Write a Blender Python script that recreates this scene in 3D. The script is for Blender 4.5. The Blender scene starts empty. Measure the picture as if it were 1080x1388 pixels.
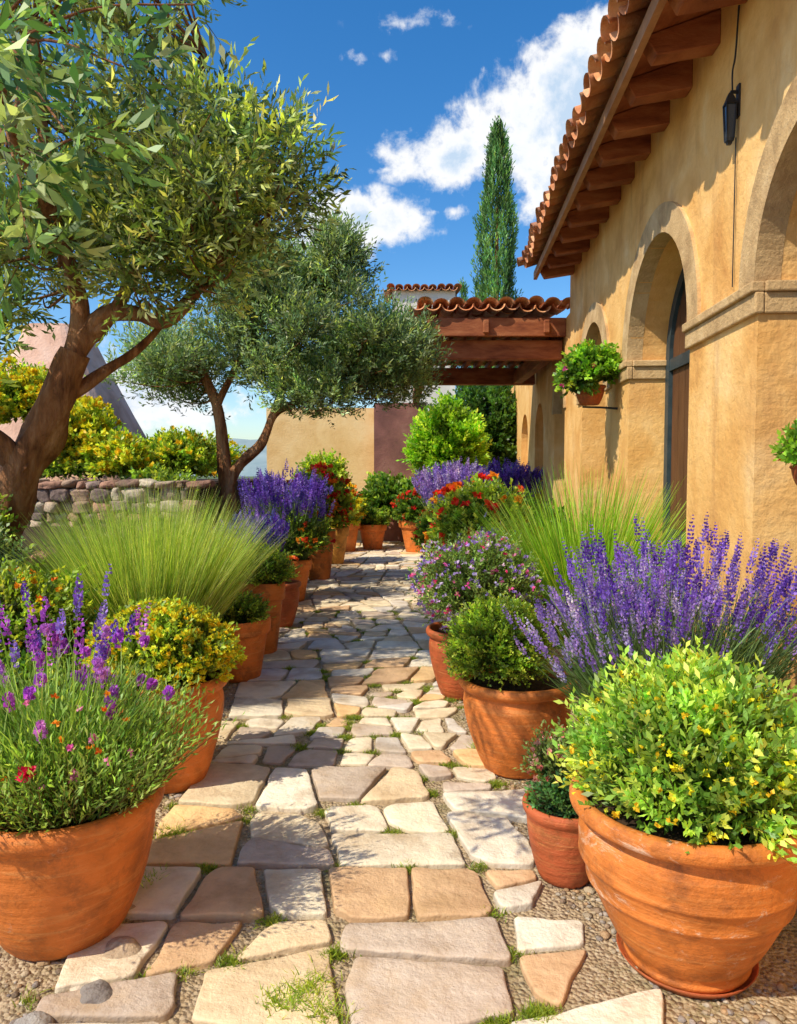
import bpy, math, random
import numpy as np
from mathutils import Vector, noise
R=np.random.default_rng(11); random.seed(5)
D=bpy.data; C=bpy.context; SC=C.scene
SC.view_settings.view_transform='Standard'; SC.view_settings.look='None'; SC.view_settings.exposure=0
def link(o,parent=None):
    SC.collection.objects.link(o)
    if parent: o.parent=parent
    return o
def empty(name):
    e=D.objects.new(name,None); e.empty_display_size=.1
    return link(e)
# ---------------------------------------------------------------- materials
def newmat(name):
    m=D.materials.new(name); m.use_nodes=True
    nt=m.node_tree; return m,nt,nt.nodes['Principled BSDF'],nt.nodes['Material Output']
def N(nt,t,**k):
    n=nt.nodes.new(t)
    for a,b in k.items(): setattr(n,a,b)
    return n
def ramp(nt,fac,stops):
    r=N(nt,'ShaderNodeValToRGB'); e=r.color_ramp.elements
    while len(e)<len(stops): e.new(.5)
    for el,(p,c) in zip(e,stops):
        el.position=p; el.color=(c[0],c[1],c[2],1) if hasattr(c,'__len__') else (c,c,c,1)
    nt.links.new(fac,r.inputs[0]); return r.outputs[0]
def noise_n(nt,scale,detail=5,rough=.6,vec=None,dist=0):
    n=N(nt,'ShaderNodeTexNoise'); n.inputs['Scale'].default_value=scale; n.inputs['Detail'].default_value=detail
    n.inputs['Roughness'].default_value=rough; n.inputs['Distortion'].default_value=dist
    if vec is not None: nt.links.new(vec,n.inputs['Vector'])
    return n.outputs['Fac']
def pos(nt,scale=(1,1,1)):
    g=N(nt,'ShaderNodeNewGeometry'); m=N(nt,'ShaderNodeVectorMath',operation='MULTIPLY'); m.inputs[1].default_value=scale
    nt.links.new(g.outputs['Position'],m.inputs[0]); return m.outputs[0]
def mix(nt,f,a,b,mode='MIX'):
    m=N(nt,'ShaderNodeMix',data_type='RGBA',blend_type=mode)
    for i,v in ((0,f),(6,a),(7,b)):
        if hasattr(v,'is_linked'): nt.links.new(v,m.inputs[i])
        else: m.inputs[i].default_value=v if i==0 else (v[0],v[1],v[2],1)
    return m.outputs[2]
def bump(nt,bs,h,strength=.5,dist=.01):
    b=N(nt,'ShaderNodeBump'); b.inputs['Strength'].default_value=strength; b.inputs['Distance'].default_value=dist
    nt.links.new(h,b.inputs['Height']); nt.links.new(b.outputs[0],bs.inputs['Normal'])
def surf(name,stops,scale=3,rough=.85,bscale=60,bstr=.5,bdist=.01,stretch=(1,1,1),detail=6,attr=False,dirt=None,streak=None):
    m,nt,bs,out=newmat(name); v=pos(nt,stretch)
    col=ramp(nt,noise_n(nt,scale,detail,.62,v,.3),stops)
    if attr:
        a=N(nt,'ShaderNodeAttribute',attribute_name='Col'); col=mix(nt,1.0,a.outputs['Color'],col,'MULTIPLY')
    if dirt:
        col=mix(nt,ramp(nt,noise_n(nt,dirt[1],6,.7,v),[(.5,0),(.72,dirt[2] if len(dirt)>2 else 1)]),col,dirt[0])
    if streak:
        col=mix(nt,ramp(nt,noise_n(nt,2.6,7,.7,pos(nt,(2.2,2.2,.35)),.4),[(.55,0),(.78,streak[1])]),col,streak[0])
    nt.links.new(col,bs.inputs['Base Color']); bs.inputs['Roughness'].default_value=rough
    bs.inputs['Specular IOR Level'].default_value=.25
    bump(nt,bs,noise_n(nt,bscale,8,.65,v),bstr,bdist); return m
M_st=surf('stucco',[(.25,(.60,.28,.08)),(.42,(.80,.44,.14)),(.56,(.90,.55,.21)),(.66,(.93,.63,.29)),(.8,(.94,.72,.42))],1.9,.9,20,.55,.02,dirt=((.56,.26,.08),.9,.7),streak=((.50,.24,.09),.75))
M_st2=surf('stucco_pale',[(.3,(.74,.45,.17)),(.5,(.88,.60,.28)),(.7,(.92,.7,.38))],1.3,.9,25,.5,.02)
M_red=surf('stucco_red',[(.3,(.16,.07,.06)),(.5,(.28,.12,.10)),(.7,(.40,.22,.17))],1.2,.9,25,.5,.02)
M_trim=surf('stone_trim',[(.3,(.40,.26,.13)),(.5,(.62,.42,.21)),(.7,(.74,.54,.30))],5,.85,50,.7,.012,dirt=((.36,.20,.09),4,.6))
M_white=surf('whitewash',[(.3,(.6,.56,.5)),(.7,(.78,.74,.68))],2,.85,40,.3)
M_wood=surf('timber',[(.3,(.16,.04,.018)),(.5,(.32,.10,.04)),(.7,(.44,.17,.075))],3,.6,30,.5,.01,(1,1,4))
M_fas=surf('fascia_timber',[(.3,(.30,.14,.07)),(.7,(.48,.26,.14))],5,.7,40,.4)
M_dark=surf('dark_frame',[(.3,(.02,.035,.045)),(.7,(.05,.075,.09))],5,.5,40,.2)
M_door=surf('door_wood',[(.3,(.07,.03,.015)),(.7,(.18,.08,.035))],4,.5,30,.5,.01,(1,1,.2))
M_roof=surf('roof_clay',[(.25,(.45,.17,.08)),(.5,(.72,.32,.16)),(.7,(.88,.56,.36))],5,.8,50,.5,.01,attr=True)
M_slab=surf('flagstone',[(.25,(.62,.56,.5)),(.40,(.86,.82,.78)),(.52,(1.0,1.0,1.0)),(.72,(1.2,1.18,1.12))],5,.75,22,1,.014,attr=True,dirt=((.52,.34,.17),3.2,.6))
M_rock=surf('rock',[(.25,(.45,.4,.4)),(.5,(.95,.95,.95)),(.75,(1.4,1.35,1.25))],9,.85,20,1,.03,attr=True)
M_soil=surf('soil',[(.3,(.03,.018,.01)),(.7,(.10,.06,.035))],30,.95,80,1,.02)
M_bark=surf('bark',[(.3,(.10,.035,.018)),(.5,(.32,.14,.06)),(.72,(.55,.31,.17))],6,.9,13,1,.06,(1.8,1.8,.45))
M_hill=surf('hill',[(.3,(.20,.28,.30)),(.7,(.32,.40,.40))],.1,.95,1,.2)
M_cane=surf('iron',[(.3,(.012,.012,.014)),(.7,(.04,.04,.045))],8,.45,40,.2)
m,nt,bs,out=newmat('lamp_glass'); bs.inputs['Base Color'].default_value=(.05,.06,.08,1); bs.inputs['Roughness'].default_value=.08; M_glass=m
def terr(name,base,pat=.6):
    m,nt,bs,out=newmat(name); v=pos(nt,(1,1,1)); b=np.array(base)
    c=ramp(nt,noise_n(nt,5,6,.65,v,.5),[(.25,b*.5),(.5,b),(.75,b*1.25+.015)])
    v2=pos(nt,(1.5,1.5,16)); f=ramp(nt,noise_n(nt,2.2,7,.7,v2,.8),[(.52,0),(.72,.6)])
    c=mix(nt,f,c,(.74,.36,.12))
    c=mix(nt,ramp(nt,noise_n(nt,7,8,.75,v),[(.50,0),(.68,.85)]),c,(.24,.075,.02))
    v4=pos(nt,(1,1,2.2)); c=mix(nt,ramp(nt,noise_n(nt,4.5,10,.82,v4,1),[(.57 if pat>.7 else .62,0),(.67 if pat>.7 else .70,pat)]),c,(.78,.62,.48))
    nt.links.new(c,bs.inputs['Base Color']); bs.inputs['Roughness'].default_value=.6; bs.inputs['Specular IOR Level'].default_value=.4
    v3=pos(nt,(1,1,14)); h=N(nt,'ShaderNodeMath',operation='ADD'); nt.links.new(noise_n(nt,3,5,.6,v3),h.inputs[0]); nt.links.new(noise_n(nt,45,8,.7,v),h.inputs[1])
    bump(nt,bs,h.outputs[0],.7,.01); return m
T1=terr('terracotta',(.66,.185,.03)); T2=terr('terracotta_deep',(.46,.10,.03)); T3=terr('terracotta_light',(.75,.36,.07)); T4=terr('terracotta_weathered',(.62,.185,.03),.85)
def leafmat(name,tr,f,spec):
    m,nt,bs,out=newmat(name); a=N(nt,'ShaderNodeAttribute',attribute_name='Col')
    nt.links.new(a.outputs['Color'],bs.inputs['Base Color']); bs.inputs['Roughness'].default_value=.42; bs.inputs['Specular IOR Level'].default_value=spec
    t=N(nt,'ShaderNodeBsdfTranslucent'); c=mix(nt,1.0,a.outputs['Color'],tr,'MULTIPLY'); nt.links.new(c,t.inputs[0])
    x=N(nt,'ShaderNodeMixShader'); x.inputs[0].default_value=f
    nt.links.new(bs.outputs[0],x.inputs[1]); nt.links.new(t.outputs[0],x.inputs[2]); nt.links.new(x.outputs[0],out.inputs[0]); return m
M_leaf=leafmat('leaf',(1.8,1.7,.7),.42,.45)
M_petal=leafmat('petal',(1,1,1),.35,.2)
# ---------------------------------------------------------------- mesh tools
def pmesh(name,V,F,mat,parent=None,smooth=False,cols=None,loc=None):
    me=D.meshes.new(name); me.from_pydata([tuple(v) for v in V],[],[tuple(f) for f in F]); me.update()
    if cols is not None:
        a=me.color_attributes.new('Col','FLOAT_COLOR','POINT'); c=np.ones((len(V),4)); c[:,:3]=cols; a.data.foreach_set('color',c.ravel())
    me.materials.append(mat)
    if smooth: me.polygons.foreach_set('use_smooth',[True]*len(me.polygons))
    o=D.objects.new(name,me); link(o,parent)
    if loc: o.location=loc
    return o
def nz(a): return a/np.maximum(np.linalg.norm(a,axis=-1,keepdims=True),1e-9)
class Fol:
    def __init__(s): s.V=[];s.F=[];s.C=[];s.n=0
    def add(s,V,F,Cc):
        V=np.asarray(V,float).reshape(-1,3); s.V.append(V); s.F.append(np.asarray(F).reshape(-1,4)+s.n); s.C.append(np.asarray(Cc,float).reshape(-1,3)); s.n+=len(V)
    def build(s,name,mat,parent=None,smooth=False):
        if not s.n: return None
        V=np.concatenate(s.V);F=np.concatenate(s.F).astype(np.int32);Cc=np.clip(np.concatenate(s.C),0,.95)
        me=D.meshes.new(name); me.vertices.add(len(V)); me.vertices.foreach_set('co',V.astype(np.float32).ravel())
        me.loops.add(F.size); me.loops.foreach_set('vertex_index',F.ravel()); me.polygons.add(len(F))
        me.polygons.foreach_set('loop_start',np.arange(0,F.size,4,dtype=np.int32))
        if smooth: me.polygons.foreach_set('use_smooth',np.ones(len(F),bool))
        me.update(calc_edges=True)
        a=me.color_attributes.new('Col','FLOAT_COLOR','POINT'); c=np.ones((len(V),4),np.float32); c[:,:3]=Cc; a.data.foreach_set('color',c.ravel())
        me.materials.append(mat); o=D.objects.new(name,me); return link(o,parent)
def pal(p,n,v=.22):
    p=np.array(p); c=p[R.integers(0,len(p),n)]; k=np.exp(R.normal(0,v,(n,1))); return c*k*np.exp(R.normal(0,.06,(n,3)))
def leaves(f,P,dr,L,W,col,bend=.12):
    n=len(P); dr=nz(dr); L=np.broadcast_to(L,(n,)).reshape(-1,1); W=np.broadcast_to(W,(n,)).reshape(-1,1)
    side=nz(np.cross(dr,R.normal(size=(n,3)))); nr=np.cross(side,dr)
    mid=P+dr*L*.5+nr*L*bend
    V=np.stack([P,mid+side*W/2,P+dr*L,mid-side*W/2],1); F=np.arange(4*n).reshape(n,4)
    f.add(V,F,np.repeat(col,4,0))
def blades(f,P,dr,L,W,droop,col,seg=4,tipcol=None,wexp=.8):
    n=len(P); dr=nz(dr); L=np.broadcast_to(L,(n,)).reshape(-1,1); out=dr*1.0; out[:,2]=0; out=nz(out)*.6; out[:,2]=-1
    droop=np.broadcast_to(droop,(n,)).reshape(-1,1); side=nz(np.cross(dr,R.normal(size=(n,3))))
    rings=[];cc=[]
    for k in range(seg+1):
        t=k/seg; p=P+dr*L*t+out*droop*L*t*t; w=W*max(.08,(1-t)**wexp)/2
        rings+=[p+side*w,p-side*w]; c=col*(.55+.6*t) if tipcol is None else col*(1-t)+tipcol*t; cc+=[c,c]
    V=np.stack(rings,1); Cc=np.stack(cc,1); m=2*(seg+1)
    b=np.arange(n)[:,None]*m; F=np.concatenate([b+np.array([[2*k,2*k+1,2*k+3,2*k+2]]) for k in range(seg)],0)
    f.add(V.reshape(-1,3),F,Cc.reshape(-1,3)); return P+dr*L+out*droop*L, nz(dr+2*out*droop)
def rdir(n,zmin=-1):
    z=R.uniform(zmin,1,n); a=R.uniform(0,2*math.pi,n); r=np.sqrt(1-z*z); return np.stack([r*np.cos(a),r*np.sin(a),z],1)
def catmull(pts,k=6):
    p=[np.array(q,float) for q in pts]; p=[2*p[0]-p[1]]+p+[2*p[-1]-p[-2]]; o=[]
    for i in range(1,len(p)-2):
        for j in range(k):
            t=j/k; o.append(.5*((2*p[i])+(-p[i-1]+p[i+1])*t+(2*p[i-1]-5*p[i]+4*p[i+1]-p[i+2])*t*t+(-p[i-1]+3*p[i]-3*p[i+1]+p[i+2])*t**3))
    o.append(p[-2]); return np.array(o)
def tube(f,pts,r0,r1,ns=8,rough=.0,col=(.3,.2,.12),k=6):
    p=catmull(pts,k) if k>1 else np.array(pts,float); n=len(p); t=np.linspace(0,1,n); rad=r0+(r1-r0)*t**.8
    tan=nz(np.gradient(p,axis=0)); a=np.linspace(0,2*math.pi,ns,endpoint=False); V=[]
    ref=np.array([.3,1,.1]) if abs(tan[0][1])<.8 else np.array([1,.2,0.])
    for i in range(n):
        u=nz(np.cross(tan[i],ref)); w=np.cross(tan[i],u)
        for j,x in enumerate(a):
            rr=rad[i]*(1+rough*noise.noise(Vector((p[i][0]*5+math.cos(x)*1.2,p[i][1]*5+math.sin(x)*1.2,p[i][2]*3)))); V.append(p[i]+rr*(math.cos(x)*u+math.sin(x)*w))
    F=[(i*ns+j,i*ns+(j+1)%ns,(i+1)*ns+(j+1)%ns,(i+1)*ns+j) for i in range(n-1) for j in range(ns)]
    f.add(V,F,np.tile(np.array(col),(len(V),1))); return p
def shoots(f,P,dr,L,per,ll,lw,col,spread=.9,stem=(.12,.09,.04),sw=.004,tip=True):
    n=len(P); dr=nz(dr); blades(f,P,dr,L,sw,.05,np.tile(np.array(stem),(n,1)),2)
    L=np.broadcast_to(L,(n,))
    for k in range(per):
        t=(k+1)/per; q=P+dr*(L*t)[:,None]; sd=nz(np.cross(dr,R.normal(size=(n,3))))
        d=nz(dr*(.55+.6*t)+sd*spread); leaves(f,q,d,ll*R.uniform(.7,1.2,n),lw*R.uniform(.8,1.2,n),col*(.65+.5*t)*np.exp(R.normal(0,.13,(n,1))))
# colours
G_BOX=[(.15,.25,.03),(.22,.34,.04),(.32,.42,.05),(.09,.18,.03)]
G_LIME=[(.30,.44,.04),(.42,.54,.06),(.20,.35,.04),(.50,.56,.08)]
G_DARK=[(.045,.12,.02),(.08,.18,.03),(.12,.24,.04)]
G_OLIVE=[(.18,.27,.08),(.27,.36,.11),(.36,.43,.17),(.11,.18,.05),(.34,.41,.08),(.46,.50,.20)]
G_SILV=[(.17,.28,.14),(.26,.38,.20),(.13,.22,.10),(.34,.45,.24),(.30,.40,.15)]
G_GRASS=[(.34,.47,.08),(.46,.57,.12),(.22,.36,.06),(.62,.66,.26)]
YEL=[(.95,.80,.03),(.95,.88,.06),(.95,.62,.02)]
RED=[(.93,.05,.02),(.95,.12,.03),(.85,.03,.03)]; ORG=[(.95,.32,.02),(.95,.2,.02)]
PUR=[(.20,.09,.55),(.28,.15,.68),(.36,.24,.76),(.15,.06,.44)]
LIL=[(.52,.36,.82),(.44,.28,.74),(.62,.48,.88),(.34,.2,.64)]
MAG=[(.50,.11,.62),(.38,.09,.54),(.62,.24,.74)]; PNK=[(.85,.12,.42),(.88,.28,.55),(.88,.05,.25)]
def bush(f,c,rad,ns,per,ll,lw,palette,L=.10,up=.5,lump=.16,zmin=-.45,v=.2):
    c=np.array(c);rad=np.array(rad); d=rdir(ns,zmin)
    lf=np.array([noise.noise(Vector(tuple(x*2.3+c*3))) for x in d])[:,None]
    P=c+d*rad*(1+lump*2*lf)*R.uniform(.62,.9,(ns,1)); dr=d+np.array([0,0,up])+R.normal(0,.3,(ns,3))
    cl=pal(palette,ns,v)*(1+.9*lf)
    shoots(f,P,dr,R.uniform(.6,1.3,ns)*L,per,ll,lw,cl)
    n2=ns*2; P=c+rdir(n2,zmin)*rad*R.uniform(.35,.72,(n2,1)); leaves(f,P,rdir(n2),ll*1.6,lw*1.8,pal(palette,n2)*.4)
    return c+d*rad*(1+lump*2*lf)*.98+nz(dr)*L*.35
def blossoms(f,P,size,palette,petals=6,up=.6):
    n=len(P); cb=pal(palette,n,.1)
    for k in range(petals):
        d=nz(rdir(n)+np.array([0,-.1,up])); leaves(f,P,d,size*R.uniform(.7,1.2,n),size*.75,cb*np.exp(R.normal(0,.12,(n,1))),.25)
def spikes(f,P,dr,L,rad,palette,whorls=10,per=5):
    n=len(P); dr=nz(dr); L=np.broadcast_to(L,(n,)); cb=pal(palette,n,.15)
    for k in range(whorls):
        t=k/(whorls-1); rr=rad*(math.sin(math.pi*(.2+.72*t))**.7)
        if k==1: rr*=.4
        for j in range(per):
            s=nz(np.cross(dr,R.normal(size=(n,3)))); q=P+dr*(L*t)[:,None]+s*rr*.45
            leaves(f,q,s*.55+dr,rr*1.25,rr*.95,cb*np.exp(R.normal(0,.25,(n,1))),.2)
def lavender(lf,pf,base,n,H,spread,palette,spL=.07,spr=.012,tilt=(0,0),W=.004,leafn=2500,green=((.16,.26,.09),(.22,.34,.13),(.12,.2,.07))):
    base=np.array(base,float); a=R.uniform(0,2*math.pi,n); q=np.sqrt(R.uniform(0,1,n))
    o=np.stack([np.cos(a)*q,np.sin(a)*q,np.zeros(n)],1); P=base+o*spread*.38
    Hn=H*R.uniform(.62,1.06,n)*(1-.12*q)
    sl=spread*.62/H
    dr=np.stack([o[:,0]*sl+tilt[0],o[:,1]*sl+tilt[1],np.ones(n)],1)+R.normal(0,.05,(n,3))
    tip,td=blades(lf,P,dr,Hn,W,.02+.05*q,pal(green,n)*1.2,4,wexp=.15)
    spikes(pf,tip,nz(td+np.array([0,0,.5])),spL*R.uniform(.6,1.35,n),spr,palette)
    m=leafn; a=R.uniform(0,2*math.pi,m); q=np.sqrt(R.uniform(0,1,m)); o=np.stack([np.cos(a)*q,np.sin(a)*q,np.zeros(m)],1)
    P=base+o*spread*.35; dr=np.stack([o[:,0]*sl*1.2+tilt[0],o[:,1]*sl*1.2+tilt[1],np.ones(m)*.9],1)
    hh=H*R.uniform(.35,.78,m); P2=P+nz(dr)*(hh*R.uniform(.1,.85,m))[:,None]
    blades(lf,P2,dr+R.normal(0,.2,(m,3)),hh*.38,W*1.5,.1,pal(green,m),2)
def grass(f,base,n,H,spread,palette,W=.006,droop=.28,br=.14,jit=.09):
    base=np.array(base,float); a=R.uniform(0,2*math.pi,n); q=np.sqrt(R.uniform(0,1,n)); o=np.stack([np.cos(a)*q,np.sin(a)*q,np.zeros(n)],1)
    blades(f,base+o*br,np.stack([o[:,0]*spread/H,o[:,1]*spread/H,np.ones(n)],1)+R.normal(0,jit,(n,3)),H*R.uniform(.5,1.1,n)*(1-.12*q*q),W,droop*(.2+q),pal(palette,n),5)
# pots
PROF={'urn':[(0,0),(.56,0),(.60,.02),(.61,.06),(.64,.07),(.78,.28),(.90,.50),(.965,.70),(.955,.80),(.91,.86),(.92,.875),(1.0,.885),(1.05,.92),(1.055,.96),(1.02,1.0),(.93,1.0),(.9,.96),(.88,.88)],
 'bowl':[(0,0),(.58,0),(.62,.03),(.76,.22),(.87,.45),(.94,.68),(.95,.82),(.97,.84),(1.03,.87),(1.06,.92),(1.05,.97),(1.0,1.0),(.93,1.0),(.9,.96),(.88,.88)],
 'flower':[(0,0),(.62,0),(.64,.02),(.74,.32),(.84,.62),(.88,.74),(.885,.75),(.98,.755),(1.0,.78),(1.02,.96),(1.0,1.0),(.93,1.0),(.9,.96),(.88,.88)]}
PROF['ridged']=[(0,0),(.50,0),(.55,.01),(.56,.045),(.545,.055),(.55,.075),(.67,.18),(.77,.33),(.86,.46),(.885,.465),(.90,.485),(.888,.505),(.93,.60),(.955,.605),(.965,.625),(.950,.64),(.965,.74),(.95,.81),(.905,.865),(.92,.875),(1.0,.885),(1.045,.91),(1.055,.95),(1.03,.99),(1.0,1.0),(.93,1.0),(.9,.96),(.88,.88)]
def pot(parent,x,y,r,h,kind,mat,z=0,ridge=0):
    pr=PROF[kind]; ns=48; V=[];F=[]
    ph=random.random()*9
    for i,(a,b) in enumerate(pr):
        for j in range(ns):
            t=2*math.pi*j/ns; w=1+.008*math.sin(2*t+ph)+.006*math.sin(3*t+b*5+ph)
            V.append((math.cos(t)*a*r*w,math.sin(t)*a*r*w,b*h+.003*math.sin(2*t+ph)*b))
    for i in range(len(pr)-1):
        for j in range(ns):
            F.append((i*ns+j,i*ns+(j+1)%ns,(i+1)*ns+(j+1)%ns,(i+1)*ns+j))
    o=pmesh('pot',V,F,mat,parent,True,loc=(x,y,z)); o.rotation_euler=(random.uniform(-.012,.012),random.uniform(-.012,.012),random.random()*6)
    b=o.modifiers.new('b','SUBSURF'); b.levels=1; b.render_levels=1
    V=[(0,0,h*.93)]+[(math.cos(2*math.pi*j/24)*r*.9,math.sin(2*math.pi*j/24)*r*.9,h*.9) for j in range(24)]
    pmesh('soil',V,[(0,1+j,1+(j+1)%24) for j in range(24)],M_soil,parent,True,loc=(x,y,z))
def saucer(parent,x,y,r,z=0.0):
    pr=[(0,.0),(.9,.0),(1,.03),(1.02,.03),(.95,.01),(0,.012)];ns=40
    V=[(math.cos(2*math.pi*j/ns)*a*r,math.sin(2*math.pi*j/ns)*a*r,b) for a,b in pr for j in range(ns)]
    F=[(i*ns+j,i*ns+(j+1)%ns,(i+1)*ns+(j+1)%ns,(i+1)*ns+j) for i in range(len(pr)-1) for j in range(ns)]
    pmesh('saucer',V,F,T2,parent,True,loc=(x,y,z))
# ---------------------------------------------------------------- ground & path
m,nt,bs,out=newmat('ground'); v=pos(nt)
c=ramp(nt,noise_n(nt,38,6,.7,v),[(.3,(.20,.13,.07)),(.5,(.46,.33,.19)),(.7,(.66,.51,.33))])
vo=N(nt,'ShaderNodeTexVoronoi'); vo.inputs['Scale'].default_value=70; nt.links.new(v,vo.inputs['Vector'])
c=mix(nt,ramp(nt,vo.outputs['Color'],[(.3,0),(.9,.5)]),c,(.66,.54,.38))
c=mix(nt,ramp(nt,noise_n(nt,2.6,6,.65,v),[(.5,0),(.62,.5)]),c,(.18,.18,.05))
sx=N(nt,'ShaderNodeSeparateXYZ'); nt.links.new(v,sx.inputs[0]); 
mr=N(nt,'ShaderNodeMapRange'); mr.inputs[1].default_value=17; mr.inputs[2].default_value=24; nt.links.new(sx.outputs[1],mr.inputs[0])
c=mix(nt,mr.outputs[0],c,(.10,.14,.05)); nt.links.new(c,bs.inputs['Base Color']); bs.inputs['Roughness'].default_value=.95
h=N(nt,'ShaderNodeMath',operation='SUBTRACT'); nt.links.new(noise_n(nt,30,8,.7,v),h.inputs[0]); nt.links.new(vo.outputs['Distance'],h.inputs[1]); bump(nt,bs,h.outputs[0],1,.02)
pmesh('ground',[(-600,-50,0),(600,-50,0),(600,900,0),(-600,900,0)],[(0,1,2,3)],m)
def pl(y): return np.interp(y,[1,2.3,3.5,5,8,14.5],[-.90,-.90,-.98,-1.10,-1.12,-1.35])
def prr(y): return np.interp(y,[1,2.0,2.5,3.0,5,8,14.5],[.85,.80,.58,.50,.38,.50,.66])
def clip(poly,mx,n):
    o=[]
    for i in range(len(poly)):
        a=poly[i];b=poly[(i+1)%len(poly)];da=(a-mx)@n;db=(b-mx)@n
        if da<=0:o.append(a)
        if (da<0)!=(db<0) and da!=db:o.append(a+(b-a)*da/(da-db))
    return o
def area(p):
    return .5*abs(sum(p[i][0]*p[(i+1)%len(p)][1]-p[(i+1)%len(p)][0]*p[i][1] for i in range(len(p))))
def chaikin(p,w=.22):
    o=[]
    for i in range(len(p)):
        a=p[i];b=p[(i+1)%len(p)];o+=[a*(1-w)+b*w,a*w+b*(1-w)]
    return o
rs=random.Random(21); stonepoly=[]
def split(poly,target):
    A=area(poly)
    if A<target: stonepoly.append(poly); return
    P=np.array(poly); w=np.ptp(P[:,0]); h=np.ptp(P[:,1])*1.08
    ang=(0 if w>h*1.1 else math.pi/2)+rs.gauss(0,.22); n=np.array([math.cos(ang),math.sin(ang)])
    pr=P@n; t=pr.min()+(pr.max()-pr.min())*rs.uniform(.38,.62); mx=n*t
    for sg in (1,-1):
        q_=clip(poly,mx,n*sg)
        if len(q_)>=3: split(q_,target*rs.uniform(.78,1.3) if A<.6 else rs.choice([.06,.085,.11,.13,.16]))
yy=1.0
while yy<14.6:
    split([np.array(q_) for q_ in ((-1.9,yy),(1.4,yy),(1.4,yy+1.7),(-1.9,yy+1.7))],.1); yy+=1.7
V=[];F=[];CC=[];verts2=[]
SCOL=[(.82,.68,.47),(.88,.77,.58),(.80,.62,.40),(.86,.74,.56),(.72,.47,.27),(.64,.52,.42),(.84,.74,.60),(.82,.54,.27),(.90,.81,.66),(.70,.63,.56),(.88,.74,.52)]
for poly in stonepoly:
    c0=sum(poly)/len(poly)
    if not (pl(c0[1])-.02<c0[0]<prr(c0[1])+.02) or area(poly)<.008: continue
    verts2+=poly; gap=rs.uniform(.005,.011); ctr=c0.copy(); q0=poly
    for i in range(len(poly)):
        a=poly[i];b=poly[(i+1)%len(poly)]; e=b-a; l=np.linalg.norm(e)
        if l<1e-5: continue
        n=np.array([e[1],-e[0]])/l
        if (ctr-a)@n>0: n=-n
        q0=clip(q0,a-n*gap,n)
        if len(q0)<3: break
    if len(q0)<3: continue
    for i in range(len(poly)):
        if rs.random()<.55:
            d=poly[i]-ctr; l=np.linalg.norm(d); n=d/l; tw=rs.uniform(-.5,.5); n=np.array([n[0]*math.cos(tw)-n[1]*math.sin(tw),n[0]*math.sin(tw)+n[1]*math.cos(tw)])
            q1=clip(q0,poly[i]-n*rs.uniform(.02,.06),n)
            if len(q1)>=3: q0=q1
    q_=[]
    for i in range(len(q0)):
        a=q0[i];b=q0[(i+1)%len(q0)];l=np.linalg.norm(b-a)
        if l<.004: continue
        k=max(1,int(l/.04))
        for j in range(k):
            p=a+(b-a)*j/k
            d=nz((ctr-p)[None])[0]; p=p+d*.014*(noise.noise(Vector((p[0]*9,p[1]*9,1)))+.25)+d*.006*noise.noise(Vector((p[0]*34,p[1]*34,1)))
            q_.append(p)
    if len(q_)<4: continue
    q_=chaikin(q_,.25); n=len(q_); h=rs.uniform(.014,.028); tx,ty=rs.uniform(-.015,.015),rs.uniform(-.015,.015); b0=len(V)
    col=np.array(rs.choice(SCOL))*rs.uniform(.86,1.05); c0=ctr
    for ins,z in ((-.002,-.01),(.001,h-.008),(.004,h-.002),(.010,h)):
        for p in q_:
            d=c0-p; l=np.linalg.norm(d); r=p+d/l*ins
            V.append((r[0],r[1],z+((r[0]-c0[0])*tx+(r[1]-c0[1])*ty+.004*noise.noise(Vector((r[0]*8,r[1]*8,0))) if z>0 else 0))); CC.append(col*(1 if ins>.002 else .75))
    for fr in (.35,.7):
        for p in q_:
            r=p+(c0-p)*fr; V.append((r[0],r[1],h+(r[0]-c0[0])*tx+(r[1]-c0[1])*ty+.005*noise.noise(Vector((r[0]*8,r[1]*8,0))))); CC.append(col)
    V.append((c0[0],c0[1],h+.001));CC.append(col)
    for k in range(5):
        for j in range(n): F.append((b0+k*n+j,b0+k*n+(j+1)%n,b0+(k+1)*n+(j+1)%n,b0+(k+1)*n+j))
    for j in range(n): F.append((b0+5*n+j,b0+5*n+(j+1)%n,b0+6*n))
pmesh('flagstone_path',V,F,M_slab,None,True,np.array(CC))
# pebbles
import bmesh
def icos(s):
    bm=bmesh.new(); bmesh.ops.create_icosphere(bm,subdivisions=s,radius=1); v=np.array([x.co[:] for x in bm.verts]); f=[[y.index for y in x.verts] for x in bm.faces]; bm.free(); return v,f
ic1=icos(1); src=icos(3)
def peb(x,y,r,V,F,CC,cols,z=0,flat=.6,src=None):
    v,f=src or ic1
    sc=np.array([r*random.uniform(.8,1.3),r*random.uniform(.7,1.1),r*random.uniform(flat*.7,flat)]); a=random.random()*6
    off=np.array([random.random()*50 for _ in range(3)])
    w=np.array([1+.28*noise.noise(Vector(tuple(p*1.3+off))) for p in v])[:,None]
    q=v*w*sc; q=np.stack([q[:,0]*math.cos(a)-q[:,1]*math.sin(a),q[:,0]*math.sin(a)+q[:,1]*math.cos(a),q[:,2]],1)+np.array([x,y,z+r*.2])
    b=len(V); V.extend(q.tolist()); F.extend([[int(i)+b for i in t] for t in f]); CC.extend([np.array(random.choice(cols))*random.uniform(.7,1.15)]*len(v))
V=[];F=[];CC=[]
PC=[(.5,.4,.28),(.6,.52,.42),(.36,.26,.18),(.42,.36,.32),(.55,.36,.2)]
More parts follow.
